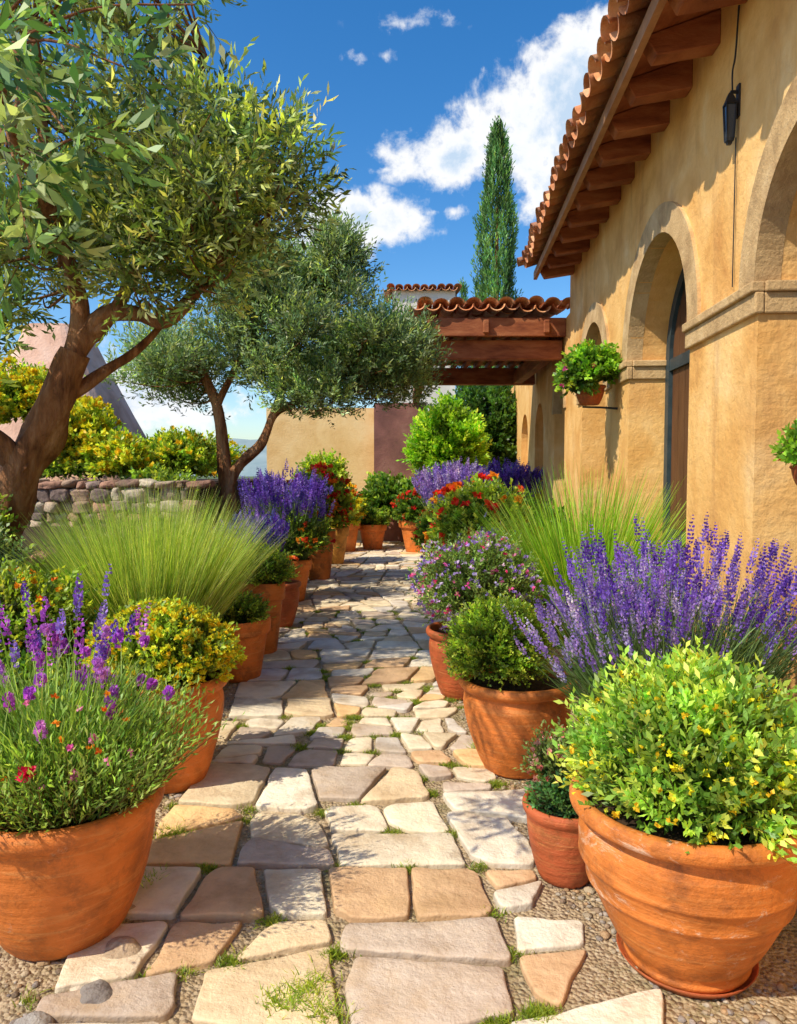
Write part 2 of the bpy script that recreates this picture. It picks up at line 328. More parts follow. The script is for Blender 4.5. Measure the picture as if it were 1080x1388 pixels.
for i in range(6000):
    y=1.3+random.random()**1.7*7; side=random.random()
    if side<.42: x=pl(y)-abs(random.gauss(0,.22))+.05
    elif side<.84: x=prr(y)+abs(random.gauss(0,.22))-.03
    else: x=random.uniform(pl(y),prr(y))
    peb(x,y,(random.uniform(.004,.014) if random.random()<.93 else random.uniform(.015,.026)) if side<.84 else random.uniform(.002,.005),V,F,CC,PC)
pmesh('gravel',V,F,M_rock,None,True,np.array(CC))
V=[];F=[];CC=[]
for x,y,r in [(-.86,2.22,.06),(-.93,2.42,.045),(-.86,2.02,.055),(-.98,1.9,.05),(-1.05,2.85,.05),(1.12,1.82,.06),(1.0,1.74,.07),(.76,2.3,.03),(.72,2.95,.035),(.50,3.6,.03),(-1.05,3.0,.04),(-1.0,1.78,.06),(1.2,2.0,.05),(-.98,2.65,.03),(-1.1,3.9,.04),(.44,4.4,.035),(-.78,1.86,.045)]:
    peb(x,y,r,V,F,CC,[(.6,.55,.5),(.45,.4,.36),(.5,.38,.26)],0,.7,src)
pmesh('edging_rocks',V,F,M_rock,None,True,np.array(CC))
# weeds in joints
f=Fol(); vv=np.array(verts2); ys=vv[:,1]; near=vv[(ys<8)&(ys>1.6)]
for i in range(150):
    p=near[int(len(near)*random.random()**1.2)]; p=p+R.normal(0,.006,2)
    nn=random.randint(30,190); P=np.stack([p[0]+R.normal(0,.022,nn),p[1]+R.normal(0,.016,nn),np.full(nn,.006)],1)
    blades(f,P,R.normal(0,.55,(nn,3))+np.array([0,0,1]),.026*R.uniform(.5,1.4,nn),.0045,.2,pal([(.30,.40,.04),(.38,.46,.06),(.18,.27,.03)],nn),2)
for x,y in [(-.92,2.95),(.64,3.1),(-.90,2.6),(.46,3.9),(-.25,2.05),(-.20,1.95),(-.32,2.0)]:
    nn=260; P=np.stack([x+R.normal(0,.03,nn),y+R.normal(0,.03,nn),np.full(nn,.005)],1)
    blades(f,P,R.normal(0,.6,(nn,3))+np.array([0,0,1]),.045*R.uniform(.6,1.4,nn),.005,.2,pal(G_LIME,nn),2)
f.build('joint_weeds',M_leaf)
# ---------------------------------------------------------------- house
O=np.array([1.475,0,0]); U=nz(np.array([[.066,1,0]]))[0]; NN=np.array([-U[1],U[0],0])
def W(s,off,z): return tuple(O+U*s+NN*off+np.array([0,0,z]))
house=empty('stucco_house')
ARC=[(-1.2,.5,.6,2.4),(2.36,3.56,.6,2.4),(4.55,6.05,.75,2.4),(6.95,8.15,.6,2.4),(9.35,10.25,.45,2.3),(11.4,12.5,.5,2.1),(13.6,14.8,.5,2.1)]
TH=.38
def box(V,F,p):
    b=len(V); V.extend(p); F.extend([(b,b+3,b+2,b+1),(b+4,b+5,b+6,b+7),(b,b+1,b+5,b+4),(b+1,b+2,b+6,b+5),(b+2,b+3,b+7,b+6),(b+3,b,b+4,b+7)])
def wbox(V,F,s0,s1,o0,o1,z0,z1): box(V,F,[W(s0,o0,z0),W(s1,o0,z0),W(s1,o1,z0),W(s0,o1,z0),W(s0,o0,z1),W(s1,o0,z1),W(s1,o1,z1),W(s0,o1,z1)])
def top(s): return 4.05 if s<9.05 else 3.42
V=[];F=[]
def q(*p): b=len(V); V.extend(p); F.append(tuple(range(b,b+len(p))))
prev=-3.0
for a in ARC+[(17.5,None,None,None)]:
    bks=[prev]+([9.05] if prev<9.05<a[0] else [])+[a[0]]
    for s0,s1 in zip(bks[:-1],bks[1:]): q(W(s0,0,0),W(s1,0,0),W(s1,0,top((s0+s1)/2)),W(s0,0,top((s0+s1)/2)))
    if a[1] is None: break
    s0,s1,r,zi=a; c=(s0+s1)/2; K=20; hw=(s1-s0)/2
    arc=[(c-hw*math.cos(math.pi*k/K),zi+r*math.sin(math.pi*k/K)) for k in range(K+1)]
    for (x0,z0),(x1,z1) in zip(arc[:-1],arc[1:]):
        q(W(x0,0,z0),W(x1,0,z1),W(x1,0,top(c)),W(x0,0,top(c)))
        q(W(x0,0,z0),W(x0,-TH,z0),W(x1,-TH,z1),W(x1,0,z1))
    for sx_ in (s0,s1): q(W(sx_,0,0),W(sx_,-TH,0),W(sx_,-TH,zi),W(sx_,0,zi))
    q(W(s0-.1,-TH-.005,0),W(s1+.1,-TH-.005,0),W(s1+.1,-TH-.005,zi+r+.1),W(s0-.1,-TH-.005,zi+r+.1))
    prev=s1
q(W(9.05,0,3.42),W(9.05,-5,3.42),W(9.05,-5,4.6),W(9.05,0,4.05))
q(W(17.5,0,0),W(17.5,-5,0),W(17.5,-5,3.42),W(17.5,0,3.42)); q(W(9.05,0,3.42),W(17.5,0,3.42),W(17.5,-5,3.42),W(9.05,-5,3.42))
q(W(-3,0,0),W(-3,-5,0),W(-3,-5,4.05),W(-3,0,4.05))
pmesh('walls',V,F,M_st,house)
V=[];F=[]
for i,(s0,s1,r,zi) in enumerate(ARC):
    if i>=5: continue
    tw=.19 if i<4 else .12; c=(s0+s1)/2; hw=(s1-s0)/2; K=26; pr=.022
    for k in range(K):
        a0=math.pi*k/K;a1=math.pi*(k+1)/K
        def pt(a,e,o): return W(c-(hw+e)*math.cos(a),o,zi+(r+e)*math.sin(a))
        q(pt(a0,0,pr),pt(a1,0,pr),pt(a1,tw,pr),pt(a0,tw,pr)); q(pt(a0,tw,pr),pt(a1,tw,pr),pt(a1,tw,0),pt(a0,tw,0)); q(pt(a0,-.002,pr),pt(a1,-.002,pr),pt(a1,-.002,-.1),pt(a0,-.002,-.1))
for s0,s1,zi in [(3.565,4.545,2.4),(.505,2.355,2.4),(6.055,6.30,2.4),(6.70,6.945,2.4),(8.155,8.35,2.4)]:
    for (z0,z1,p) in [(zi-.15,zi-.05,.025),(zi-.05,zi-.0,.045)]:
        wbox(V,F,s0-.03,s1+.03,p,-.02,z0,z1)
for s in (3.565,6.055,.505):
    for (z0,z1,p) in [(2.25,2.35,.025),(2.35,2.40,.045)]:
        if s!=.505: wbox(V,F,s-p,s+.01,-.02,-TH+.002,z0,z1)
o=pmesh('arch_trim',V,F,M_trim,house); b=o.modifiers.new('b','BEVEL'); b.width=.008; b.segments=2; b.limit_method='ANGLE'
V=[];F=[];Vd=[];Fd=[]
for i,(s0,s1,r,zi) in enumerate(ARC[1:5]):
    c=(s0+s1)/2; hw=(s1-s0)/2-.02; K=20; o0=-TH+.10
    for k in range(K):
        a0=math.pi*k/K;a1=math.pi*(k+1)/K; fw=.09
        def pt(a,e,o): return W(c-(hw-e)*math.cos(a),o,zi-.02+(r-.02-e)*math.sin(a))
        q(pt(a0,fw,o0),pt(a1,fw,o0),pt(a1,0,o0),pt(a0,0,o0)); q(pt(a0,fw,o0),pt(a1,fw,o0),pt(a1,fw,o0-.08),pt(a0,fw,o0-.08))
    for sa,sb in ((c-hw,c-hw+.09),(c+hw-.09,c+hw),(c-.04,c+.04)): wbox(V,F,sa,sb,o0,o0-.08,0,zi-.02 if abs(sa-c)>.1 else zi+r-.1)
    for z in (.1,1.0,zi-.06): wbox(V,F,c-hw+.09,c+hw-.09,o0-.005,o0-.07,z-.04,z+.05)
    n=8
    for k in range(n):
        x0=c-hw+.09+(2*hw-.18)*k/n; x1=c-hw+.09+(2*hw-.18)*(k+1)/n-.008; xm=(x0+x1)/2
        zt=zi-.02+(r-.1)*math.sqrt(max(0.02,1-((xm-c)/(hw-.02))**2)); wbox(Vd,Fd,x0,x1,o0-.03,o0-.06,.02,zt)
pmesh('window_frames',V,F,M_dark,house); pmesh('door_planks',Vd,Fd,M_door,house)
# eaves
V=[];F=[]
def rz(off): return 3.99-.32*off
E0=-3.0;E1=9.0
q(W(E0,-.0,rz(0)+.02),W(E1,0,rz(0)+.02),W(E1,.44,rz(.44)+.02),W(E0,.44,rz(.44)+.02))
q(W(E0,-5,rz(-5)+.06),W(E1,-5,rz(-5)+.06),W(E1,.44,rz(.44)+.06),W(E0,.44,rz(.44)+.06))
q(W(E1,-5,rz(-5)+.06),W(E1,0.44,rz(.44)+.06),W(E1,.44,rz(.44)+.02),W(E1,0,rz(0)-.0))
s=-2.7
while s<9:
    w=.06
    box(V,F,[W(s-w,0,rz(0)-.17),W(s+w,0,rz(0)-.17),W(s+w,.34,rz(.34)-.11),W(s-w,.34,rz(.34)-.11),W(s-w,0,rz(0)+.015),W(s+w,0,rz(0)+.015),W(s+w,.40,rz(.40)+.015),W(s-w,.40,rz(.40)+.015)])
    s+=.46
o=pmesh('rafters',V,F,M_wood,house); b=o.modifiers.new('b','BEVEL'); b.width=.006; b.segments=1; b.limit_method='ANGLE'
V=[];F=[]
box(V,F,[W(E0,.405,rz(.4)-.055),W(E1,.405,rz(.4)-.055),W(E1,.445,rz(.4)-.055),W(E0,.445,rz(.4)-.055),W(E0,.405,rz(.4)+.03),W(E1,.405,rz(.4)+.03),W(E1,.445,rz(.4)+.03),W(E0,.445,rz(.4)+.03)])
pmesh('fascia',V,F,M_fas,house)
def tiles(name,parent,org,along,up,n,rows,sp=.2,ln=.42,r=.095):
    f=Fol(); org=np.array(org);along=nz(np.array([along]))[0];up=nz(np.array([up]))[0]; nr=nz(np.cross(up,along)[None])[0]
    if nr[2]<0: nr=-nr
    ns=8
    for i in range(n):
        for k in range(rows):
            for cover in (0,1):
                c0=org+along*(i+.5*cover)*sp+up*(k*ln*.82)+nr*(.05*cover)+R.normal(0,.008,3)
                if k==0: c0=c0+up*R.normal(0,.018)
                col=np.array(random.choice([(1,.95,.9),(1.05,1,.85),(.8,.75,.7),(1.25,1.15,1),(.9,.72,.6),(1.15,.9,.75)]))*random.uniform(.8,1.1)
                pts=[]
                for (tt,rr,lift) in ((0,r*1.05,.022),(1,r*.85,0)):
                    for rad in (rr,rr-.014):
                        for j in range(ns+1):
                            a=math.pi*j/ns; x=math.cos(a)*rad; z=math.sin(a)*rad*.8
                            if not cover: z=-z+.05
                            pts.append(c0+up*ln*tt+along*x+nr*(z+lift))
                m=ns+1; F=[]
                for j in range(ns):
                    F+= [(j,j+1,2*m+j+1,2*m+j),(m+j,m+j+1,3*m+j+1,3*m+j),(j,j+1,m+j+1,m+j)]
                F+=[(0,m,3*m,2*m),(ns,m+ns,3*m+ns,2*m+ns)]
                f.add(pts,F,np.tile(col,(len(pts),1)))
    o=f.build(name,M_roof,parent,True); return o
upd=nz((-NN+np.array([0,0,.32]))[None])[0]
tiles('roof_tiles',house,W(E0,.56,rz(.56)+.10),U,upd,int(12/.2),5)
# wall lantern with cable
f=Fol(); s=3.86
tube(f,[W(s,.012,3.85),W(s+.01,.02,3.62),W(s-.01,.04,3.52),W(s,.035,3.43)],.005,.004,6)
tube(f,[W(s,.012,3.2),W(s,.012,2.95),W(s,.012,2.45)],.003,.003,6)
f.build('lantern_cable',M_cane,house)
lan=empty('wall_lantern'); V=[];F=[]; LO=.045
def fr(z0,z1,a0,a1,off=LO,s=3.86):
    a0*=.68;a1*=.68; box(V,F,[W(s-a0,off-a0,z0),W(s+a0,off-a0,z0),W(s+a0,off+a0,z0),W(s-a0,off+a0,z0),W(s-a1,off-a1,z1),W(s+a1,off-a1,z1),W(s+a1,off+a1,z1),W(s-a1,off+a1,z1)])
fr(3.37,3.42,.038,.012); fr(3.36,3.37,.041,.040); fr(3.18,3.195,.026,.028); fr(3.165,3.18,.014,.02)
for sx_ in (-1,1):
    for ox in (-1,1):
        a,b2=.017,.024; e_=.003; box(V,F,[W(3.86+sx_*a-e_,LO+ox*a-e_,3.19),W(3.86+sx_*a+e_,LO+ox*a-e_,3.19),W(3.86+sx_*a+e_,LO+ox*a+e_,3.19),W(3.86+sx_*a-e_,LO+ox*a+e_,3.19),W(3.86+sx_*b2-e_,LO+ox*b2-e_,3.362),W(3.86+sx_*b2+e_,LO+ox*b2-e_,3.362),W(3.86+sx_*b2+e_,LO+ox*b2+e_,3.362),W(3.86+sx_*b2-e_,LO+ox*b2+e_,3.362)])
wbox(V,F,3.853,3.867,.0,LO,3.42,3.432); wbox(V,F,3.84,3.88,-.0,.010,3.30,3.46)
pmesh('lantern_frame',V,F,M_cane,lan); V=[];F=[]; fr(3.196,3.359,.022,.032); pmesh('glass',V,F,M_glass,lan)
# ---------------------------------------------------------------- pergola
per=empty('tiled_pergola'); V=[];F=[]
def ab(x0,x1,y0,y1,z0,z1): box(V,F,[(x0,y0,z0),(x1,y0,z0),(x1,y1,z0),(x0,y1,z0),(x0,y0,z1),(x1,y0,z1),(x1,y1,z1),(x0,y1,z1)])
ab(.26,2.08,9.45,9.62,2.93,3.17); ab(.22,2.09,9.30,9.36,3.19,3.42); ab(.05,2.26,12.3,12.48,2.95,3.22); ab(.30,.44,9.63,15.75,2.96,3.16); ab(1.9,2.04,9.63,12.29,2.96,3.16)
for i in range(9): ab(.5+i*.19,.57+i*.19,9.37,12.6,3.21,3.30)
ab(.23,2.2,9.365,12.7,3.31,3.34)
for x in (.32,1.05,1.8): ab(x,x+.07,9.22,9.29,3.22,3.38)
o=pmesh('beams',V,F,M_wood,per); b=o.modifiers.new('b','BEVEL'); b.width=.008; b.limit_method='ANGLE'
tiles('pergola_tiles',per,(.24,9.22,3.50),(1,0,0),(0,1,.10),10,9,.195)
# ---------------------------------------------------------------- background walls
V=[];F=[]; ab(-2.85,-.52,16,16.35,0,2.88); pmesh('garden_wall',V,F,M_st2)
V=[];F=[]; ab(-.52,.6,15.7,16.1,0,2.96); pmesh('red_plaster_wall',V,F,M_red)
wh=empty('whitewashed_house'); V=[];F=[]; ab(-.2,1.9,25,29,0,7.55); pmesh('walls',V,F,M_white,wh)
tiles('roof_tiles',wh,(-.4,24.8,7.55),(1,0,0),(0,1,.12),9,8,.28,.6,.13)
but=empty('plaster_tower'); K=14; V=[];F=[]
for k in range(K+1):
    t=k/K; z=3.9*t; w=1.55*(1-t)+.45; 
    for a in range(24):
        an=2*math.pi*a/24; cs,sn=math.cos(an),math.sin(an); e=.45
        V.append((-5.45+np.sign(cs)*abs(cs)**e*w*.95-.25*t+.05*noise.noise(Vector((cs,sn,z))),12.5+np.sign(sn)*abs(sn)**e*w,z))
for k in range(K):
    for a in range(24): F.append((k*24+a,k*24+(a+1)%24,(k+1)*24+(a+1)%24,(k+1)*24+a))
F.append(tuple(range(K*24,K*24+24)))
pmesh('body',V,F,surf('plaster_rose',[(.3,(.42,.24,.17)),(.5,(.68,.42,.31)),(.7,(.80,.56,.45))],1.5,.9,25,.6,.03),but,False)
V=[];F=[];nx=80
for i in range(nx+1):
    x=-300+600*i/nx; hgt=14+9*noise.noise(Vector((x*.012,0,3)))+3*noise.noise(Vector((x*.05,0,7)))
    V+=[(x,250,-1),(x,300,max(2,hgt)),(x,380,-1)]
for i in range(nx): F+=[(3*i,3*i+3,3*i+4,3*i+1),(3*i+1,3*i+4,3*i+5,3*i+2)]
pmesh('hills',V,F,M_hill,None,True)
def stonewall(name,x0,x1,y,zt,dirn=(1,0)):
    V=[];F=[];CC=[]; z=.0
    L=x1-x0
    while z<zt-.05:
        hh=min(random.uniform(.07,.15),zt-z); x=random.uniform(-.1,0)
        while x<L:
            l=random.uniform(.09,.26)
            v,fq=src; sc=np.array([l*.55,.15+random.uniform(-.03,.03),hh*.58]); off=np.array([random.random()*50 for _ in range(3)])
            w=np.array([(1+.26*noise.noise(Vector(tuple(p*1.7+off)))) for p in v])[:,None]
            p=np.sign(v)*np.abs(v)**.55; p=p*w*sc; cx=x+l/2; tl=random.uniform(-.15,.15)
            P=np.stack([p[:,0]*math.cos(tl)-p[:,2]*math.sin(tl),p[:,1],p[:,0]*math.sin(tl)+p[:,2]*math.cos(tl)],1)+np.array([0,0,z+hh/2+random.uniform(-.012,.012)]); b=len(V)
            X=x0+dirn[0]*cx+P[:,0]*dirn[0]-P[:,1]*dirn[1]; Y=y+dirn[1]*cx+P[:,0]*dirn[1]+P[:,1]*dirn[0]
            V.extend(np.stack([X,Y,P[:,2]],1).tolist()); F.extend([[i+b for i in t] for t in fq])
            CC.extend([np.array(random.choice([(.44,.30,.22),(.34,.22,.17),(.56,.43,.32),(.46,.26,.19),(.62,.53,.42),(.30,.22,.20)]))*random.uniform(.7,1.1)]*len(v)); x+=l
        z+=hh
    return pmesh(name,V,F,M_rock,None,True,np.array(CC))
stonewall('stone_retaining_wall',-5.0,-2.15,7.6,1.42)
stonewall('stone_retaining_wall',-4.0,-2.35,4.75,1.02)
stonewall('stone_retaining_wall',-2.30,.3,4.8,1.0,dirn=(.02,1))
V=[];F=[]; ab(-14,-2.45,7.7,15.5,0,1.36); ab(-9,-2.45,4.9,7.69,0,.95); pmesh('raised_bed_soil',V,F,M_soil)
# ---------------------------------------------------------------- trees
def tree(name,limbs,ells,nclump,shootn,per,ll,lw,palette,crad,L,up,bv=.28):
    t=empty(name); fb=Fol(); fl=Fol(); allp=[]
    for pts,r0,r1 in limbs: allp.append(tube(fb,pts,r0,r1,12,.45))
    ap=np.concatenate(allp); tot=sum(e[2] for e in ells)
    for cc,rr,wt in ells:
        n=int(round(nclump*wt/tot)); c=np.array(cc)+rdir(n)*np.array(rr)*(R.uniform(.1,1,(n,1))**.42)
        for p in c:
            j=np.argmin(np.linalg.norm(ap-p,axis=1)+ (ap[:,2]>p[2]+.1)*.5); a=ap[j]; mid=(a+p)/2+np.array([0,0,-.06])+R.normal(0,.05,3)
            tube(fb,[a,mid,p],.014,.004,5,0,k=4)
            m=int(shootn*R.uniform(.5,1.3)); d=rdir(m,-.75); P=p+d*crad*R.uniform(.1,1,(m,1)); 
            br=math.exp(R.normal(0,bv)); cl=pal(palette,m,.15)*br
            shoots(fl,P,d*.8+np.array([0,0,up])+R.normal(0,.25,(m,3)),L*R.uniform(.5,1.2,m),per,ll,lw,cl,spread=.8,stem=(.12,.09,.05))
    fb.build('trunk_and_branches',M_bark,t,True); fl.build('foliage',M_leaf,t); return t
olive_limbs=[([(-3.0,5.1,.7),(-2.78,5.05,1.1),(-2.55,5,1.5),(-2.35,5,1.88),(-2.16,5,2.3)],.22,.10),
 ([(-2.17,5,2.28),(-2.12,4.98,2.6),(-2.2,4.9,3.05),(-2.3,4.9,3.7),(-2.35,4.9,4.4)],.075,.03),
 ([(-2.18,5,2.28),(-1.98,5,2.53),(-1.75,5,2.56),(-1.53,4.95,2.50),(-1.3,4.95,2.72),(-1.0,5,3.1)],.075,.022),
 ([(-2.12,5,2.40),(-1.95,5,2.5),(-1.7,5.05,3.0),(-1.45,5.1,3.6),(-1.3,5.1,4.3)],.06,.018),
 ([(-2.30,5,1.95),(-2.05,5.2,2.2),(-1.85,5.35,2.4),(-1.5,5.6,2.9)],.05,.018),
 ([(-2.5,4.95,1.55),(-2.68,4.8,1.75),(-2.95,4.6,2.2),(-3.1,4.4,2.9)],.10,.03),
 ([(-2.2,4.9,3.05),(-2.1,4.2,3.3),(-1.7,3.2,3.2),(-1.3,2.4,2.75)],.05,.012)]
tree('olive_tree',olive_limbs,[((-2.4,5,4.1),(1.0,1.0,.9),44),((-1.25,5.05,3.42),(.76,.8,.48),46),((-2.6,5.0,3.0),(.7,.8,.5),26),((-1.40,4.9,2.88),(.55,.5,.36),24),((-1.85,5,4.8),(.5,.8,.45),14),((-2.9,4.6,2.4),(.4,.4,.4),9)],
  185,26,9,.085,.021,G_OLIVE,.2,.28,.25,.34)
f=Fol();fb=Fol()
sp=[(-1.02,1.95,2.36),(-.98,2.0,2.1),(-1.1,1.85,2.52),(-.90,2.05,2.42),(-1.12,2.1,2.2),(-.95,2.3,3.0),(-1.15,2.2,2.8),(-1.3,2.4,2.75),(-1.25,2.35,3.15),(-1.05,2.1,2.65),(-.72,2.7,3.15),(-1.0,2.0,2.25),(-.85,2.35,2.75)]
for p in sp:
    p=np.array(p); m=14; d=rdir(m,-.9); P=p+d*.06; shoots(f,P,d+np.array([.1,0,0]),.15*R.uniform(.6,1.2,m),6,.08,.024,pal([(.08,.20,.08),(.15,.30,.12),(.28,.42,.18),(.36,.48,.24)],m,.2),spread=.8)
    tube(fb,[(-1.5,2.7,2.95),tuple((p+np.array((-1.5,2.7,2.95)))/2+np.array([0,0,.08])),tuple(p)],.008,.003,5,0,k=4)
nb_=empty('olive_branch'); f.build('foliage',M_leaf,nb_); fb.build('twigs',M_bark,nb_)
tree('silver_olive_tree',[([(-2.1,9,0),(-2.08,9,.8),(-2.1,9,1.4),(-2.16,9,2.05),(-2.25,9,2.45),(-2.5,9,2.95)],.13,.045),
  ([(-2.08,9,1.35),(-1.92,9,1.6),(-1.66,9,1.85),(-1.5,9,2.2),(-1.25,9,2.35),(-.7,9,2.8)],.08,.03),([(-1.5,9,2.2),(-1.35,9,2.7),(-1.1,9,3.4),(-.85,9,4.1)],.05,.02),
  ([(-2.2,9,2.3),(-1.95,9,2.8),(-1.7,9,3.4)],.05,.02)],
  [((-1.3,9,3.2),(1.05,1.0,.72),56),((-2.8,9,2.70),(.6,.8,.42),24),((-.22,9,2.80),(.58,.75,.52),36),((-.75,9,3.95),(.28,.4,.42),13),((-1.6,9,3.75),(.45,.5,.3),12),((-1.0,8.7,2.45),(.5,.5,.25),14)],
  190,62,8,.07,.020,G_SILV,.24,.26,.75,.30)
def cypress(name,x,y,H,rad,n):
    t=empty(name); f=Fol(); fb=Fol(); tube(fb,[(x,y,0),(x,y,H*.5),(x,y,H*.96)],.16,.02,8); fb.build('trunk',M_bark,t,True)
    u=R.uniform(0,1,n)**1.15; z=.4+u*(H-.5); prof=rad*np.clip(np.minimum(1,(u*6+.3))*(1-u**2.6)**.7,.03,1); a=R.uniform(0,6.283,n)
    lf=np.array([noise.noise(Vector((math.cos(q)*1.6,math.sin(q)*1.6,w*.9))) for q,w in zip(a,z)])
    r=prof*(1+.7*lf)*R.uniform(.6,1,n); P=np.stack([x+np.cos(a)*r,y+np.sin(a)*r,z],1); dr=np.stack([np.cos(a)*.35,np.sin(a)*.35,np.ones(n)*1.3],1)+R.normal(0,.16,(n,3))
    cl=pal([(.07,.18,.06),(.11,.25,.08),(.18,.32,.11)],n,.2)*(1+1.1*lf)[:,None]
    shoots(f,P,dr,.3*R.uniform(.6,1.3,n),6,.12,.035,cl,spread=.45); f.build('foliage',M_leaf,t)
cypress('cypress_tree',2.62,20,10.5,.66,5600); cypress('cypress_tree',2.35,27,8.2,.3,900)
# ---------------------------------------------------------------- plants
def planted(name,x,y,r,h,kind,mat,fn,z=0,sc=False):
    e=empty(name); pot(e,x,y,r,h,kind,mat,z); 
    if sc: saucer(e,x,y,r*.60,.002)
    lf=Fol();pf=Fol(); fn(lf,pf,x,y,z+h*.92); lf.build('foliage',M_leaf,e); pf.build('flowers',M_petal,e); return e
def free(name,fn):
    e=empty(name); lf=Fol();pf=Fol(); fn(lf,pf); lf.build('foliage',M_leaf,e); pf.build('flowers',M_petal,e); return e
def sub(P,n): return P[R.choice(len(P),n)]
def f1(l,p,x,y,z):
    T=bush(l,(x+.02,y,z+.12),(.325,.33,.245),1350,10,.034,.014,[(.26,.46,.08),(.38,.56,.09),(.18,.36,.06),(.50,.62,.12)],.12,.9,.12,-.55)
    t=sub(T,380); blossoms(p,t+R.normal(0,.01,t.shape),.016,[(.95,.82,.03),(.95,.88,.08),(.95,.62,.03)],5)
planted('potted_euonymus',.885,2.2,.335,.51,'ridged',T4,f1,.012,True)
def f1b(l,p,x,y,z):
    bush(l,(x,y-.02,z+.03),(.12,.11,.06),200,7,.02,.01,[(.07,.2,.07),(.13,.3,.09)],.05,.6)
    T=bush(l,(x-.02,y+.06,z+.13),(.10,.09,.11),170,7,.02,.010,[(.22,.32,.09)],.06,.8); blossoms(p,sub(T,60),.017,[(.8,.25,.22),(.88,.45,.38)],7)
planted('potted_sedum',.615,2.66,.15,.29,'bowl',T2,f1b)
def f2(l,p,x,y,z): bush(l,(x-.10,y-.03,z+.18),(.25,.25,.25),2100,9,.018,.010,[(.22,.36,.03),(.33,.47,.04),(.44,.54,.07),(.13,.24,.03)],.06,.4,.06,-.5)
planted('potted_boxwood',.60,3.68,.285,.47,'urn',T1,f2)
def f2b(l,p,x,y,z):
    T=bush(l,(x+.12,y,z+.28),(.38,.34,.31),1300,9,.028,.011,[(.22,.36,.09),(.33,.45,.12),(.14,.26,.06)],.14,.9,.18,-.7)
    blossoms(p,sub(T,560)+np.array([0,0,.02]),.024,PNK+LIL+LIL+[(.85,.6,.75)],5)
planted('potted_verbena',.42,4.9,.23,.46,'urn',T2,f2b)
def f3(l,p,x,y,z):
    lavender(l,p,(x,y,z-.05),330,.86,.60,PUR,.13,.0125,(.07,0),.0045,5200)
    lavender(l,p,(x-.12,y+.02,z-.05),120,.66,.42,LIL,.11,.012,(-.36,-.12),.0045,1300)
    lavender(l,p,(x-.08,y+.02,z-.05),100,.78,.40,LIL,.11,.012,(-.16,-.05),.0045,600)
planted('potted_lavender',1.17,3.1,.24,.44,'flower',T1,f3)
def g1(l,p):
    grass(l,(1.36,5.3,.25),2300,1.36,.52,[(.28,.50,.03),(.38,.58,.05),(.18,.38,.03),(.50,.62,.12)],.016,.16,.28,.12)
free('ornamental_grass',g1)
def g2(l,p):
    T=bush(l,(.86,7.6,.92),(.48,.5,.42),1100,8,.05,.03,G_BOX+G_LIME,.12,.7,.2,-.6); blossoms(p,sub(T,75)+np.array([0,0,.07]),.065,RED+ORG[:1],10)
    T=bush(l,(.85,6.4,.6),(.35,.4,.38),700,8,.04,.02,G_LIME,.12,.9,.2,-.6); blossoms(p,sub(T,60)+np.array([0,0,.03]),.03,LIL,6)
free('red_geranium',g2)
def g3(l,p):
    lavender(l,p,(.95,11.6,.4),420,1.1,.72,LIL,.22,.032,(0,0),.01,2200)
    lavender(l,p,(1.6,11.9,.4),380,1.15,.7,PUR,.22,.032,(0,0),.01,2000)
free('lavender_bed',g3)
def g4(l,p):
    bush(l,(1.0,15.0,1.9),(.70,.5,1.0),1500,8,.09,.05,[(.28,.48,.03),(.42,.60,.05),(.18,.38,.02)],.22,.7,.2)
    bush(l,(-.1,15.0,.8),(.60,.4,.5),700,8,.09,.06,G_DARK+G_BOX,.2,.5,.2)
    bush(l,(.9,13.4,.75),(.6,.4,.5),600,8,.08,.05,G_DARK,.2,.5,.2)
    bush(l,(-1.6,15.3,1.2),(.5,.4,.6),600,8,.08,.05,G_LIME,.2,.5,.2)
    bush(l,(2.0,16.2,2.1),(.85,.5,1.4),1500,8,.09,.06,G_DARK,.25,.5,.25)
    bush(l,(1.7,9.2,.55),(.3,.9,.5),700,8,.06,.04,G_DARK,.2,.5,.25)
free('shrub_bed',g4)
def bf(pl_,fl=None,nf=0,rx=.3,rz_=.28,ns=420,ll=.05,lw=.03,fs=.04,up=.6):
    def fn(l,p,x,y,z):
        T=bush(l,(x,y,z+rz_*.65),(rx,rx,rz_),ns,8,ll,lw,pl_,.1,up,.15,-.5)
        if nf: blossoms(p,sub(T,nf)+np.array([0,0,.03]),fs,fl,7)
    return fn
planted('potted_citrus_shrub',.38,13.7,.38,.62,'flower',T1,bf(G_DARK+G_BOX,RED,50,.45,.34,700,.07,.045,.08))
planted('potted_boxwood',-.50,14.2,.28,.50,'flower',T1,bf(G_BOX,None,0,.3,.16))
planted('potted_citrus_shrub',-1.0,13.8,.29,.60,'flower',T1,bf(G_BOX,YEL+ORG,80,.36,.36,500,.06,.04,.07))
planted('potted_yellow_lantana',-1.05,11.9,.25,.62,'flower',T3,bf(G_LIME,YEL+ORG,220,.38,.40,500,.06,.035,.07))
planted('potted_red_geranium',-1.10,10.2,.23,.70,'flower',T1,bf(G_BOX+G_LIME,RED+ORG,130,.40,.52,700,.06,.04,.07))
planted('potted_red_geranium',.62,9.6,.22,.5,'flower',T1,bf(G_LIME+G_BOX,RED,60,.34,.3,500,.06,.04,.07))
def f5(l,p,x,y,z): lavender(l,p,(x-.05,y,z-.1),330,1.08,.50,PUR+[(.13,.09,.4)],.16,.022,(0,0),.007,2600); T=bush(l,(x,y,z+.25),(.42,.4,.36),700,8,.045,.02,G_DARK+G_BOX,.14,.8,.2); blossoms(p,sub(T,45),.05,ORG+RED,7)
planted('potted_lavender',-1.24,8.5,.23,.50,'flower',T1,f5)
def f6(l,p,x,y,z):
    lavender(l,p,(x-.22,y,z),200,.62,.36,PUR+[(.12,.14,.42)],.13,.020,(-.08,0),.006,1800)
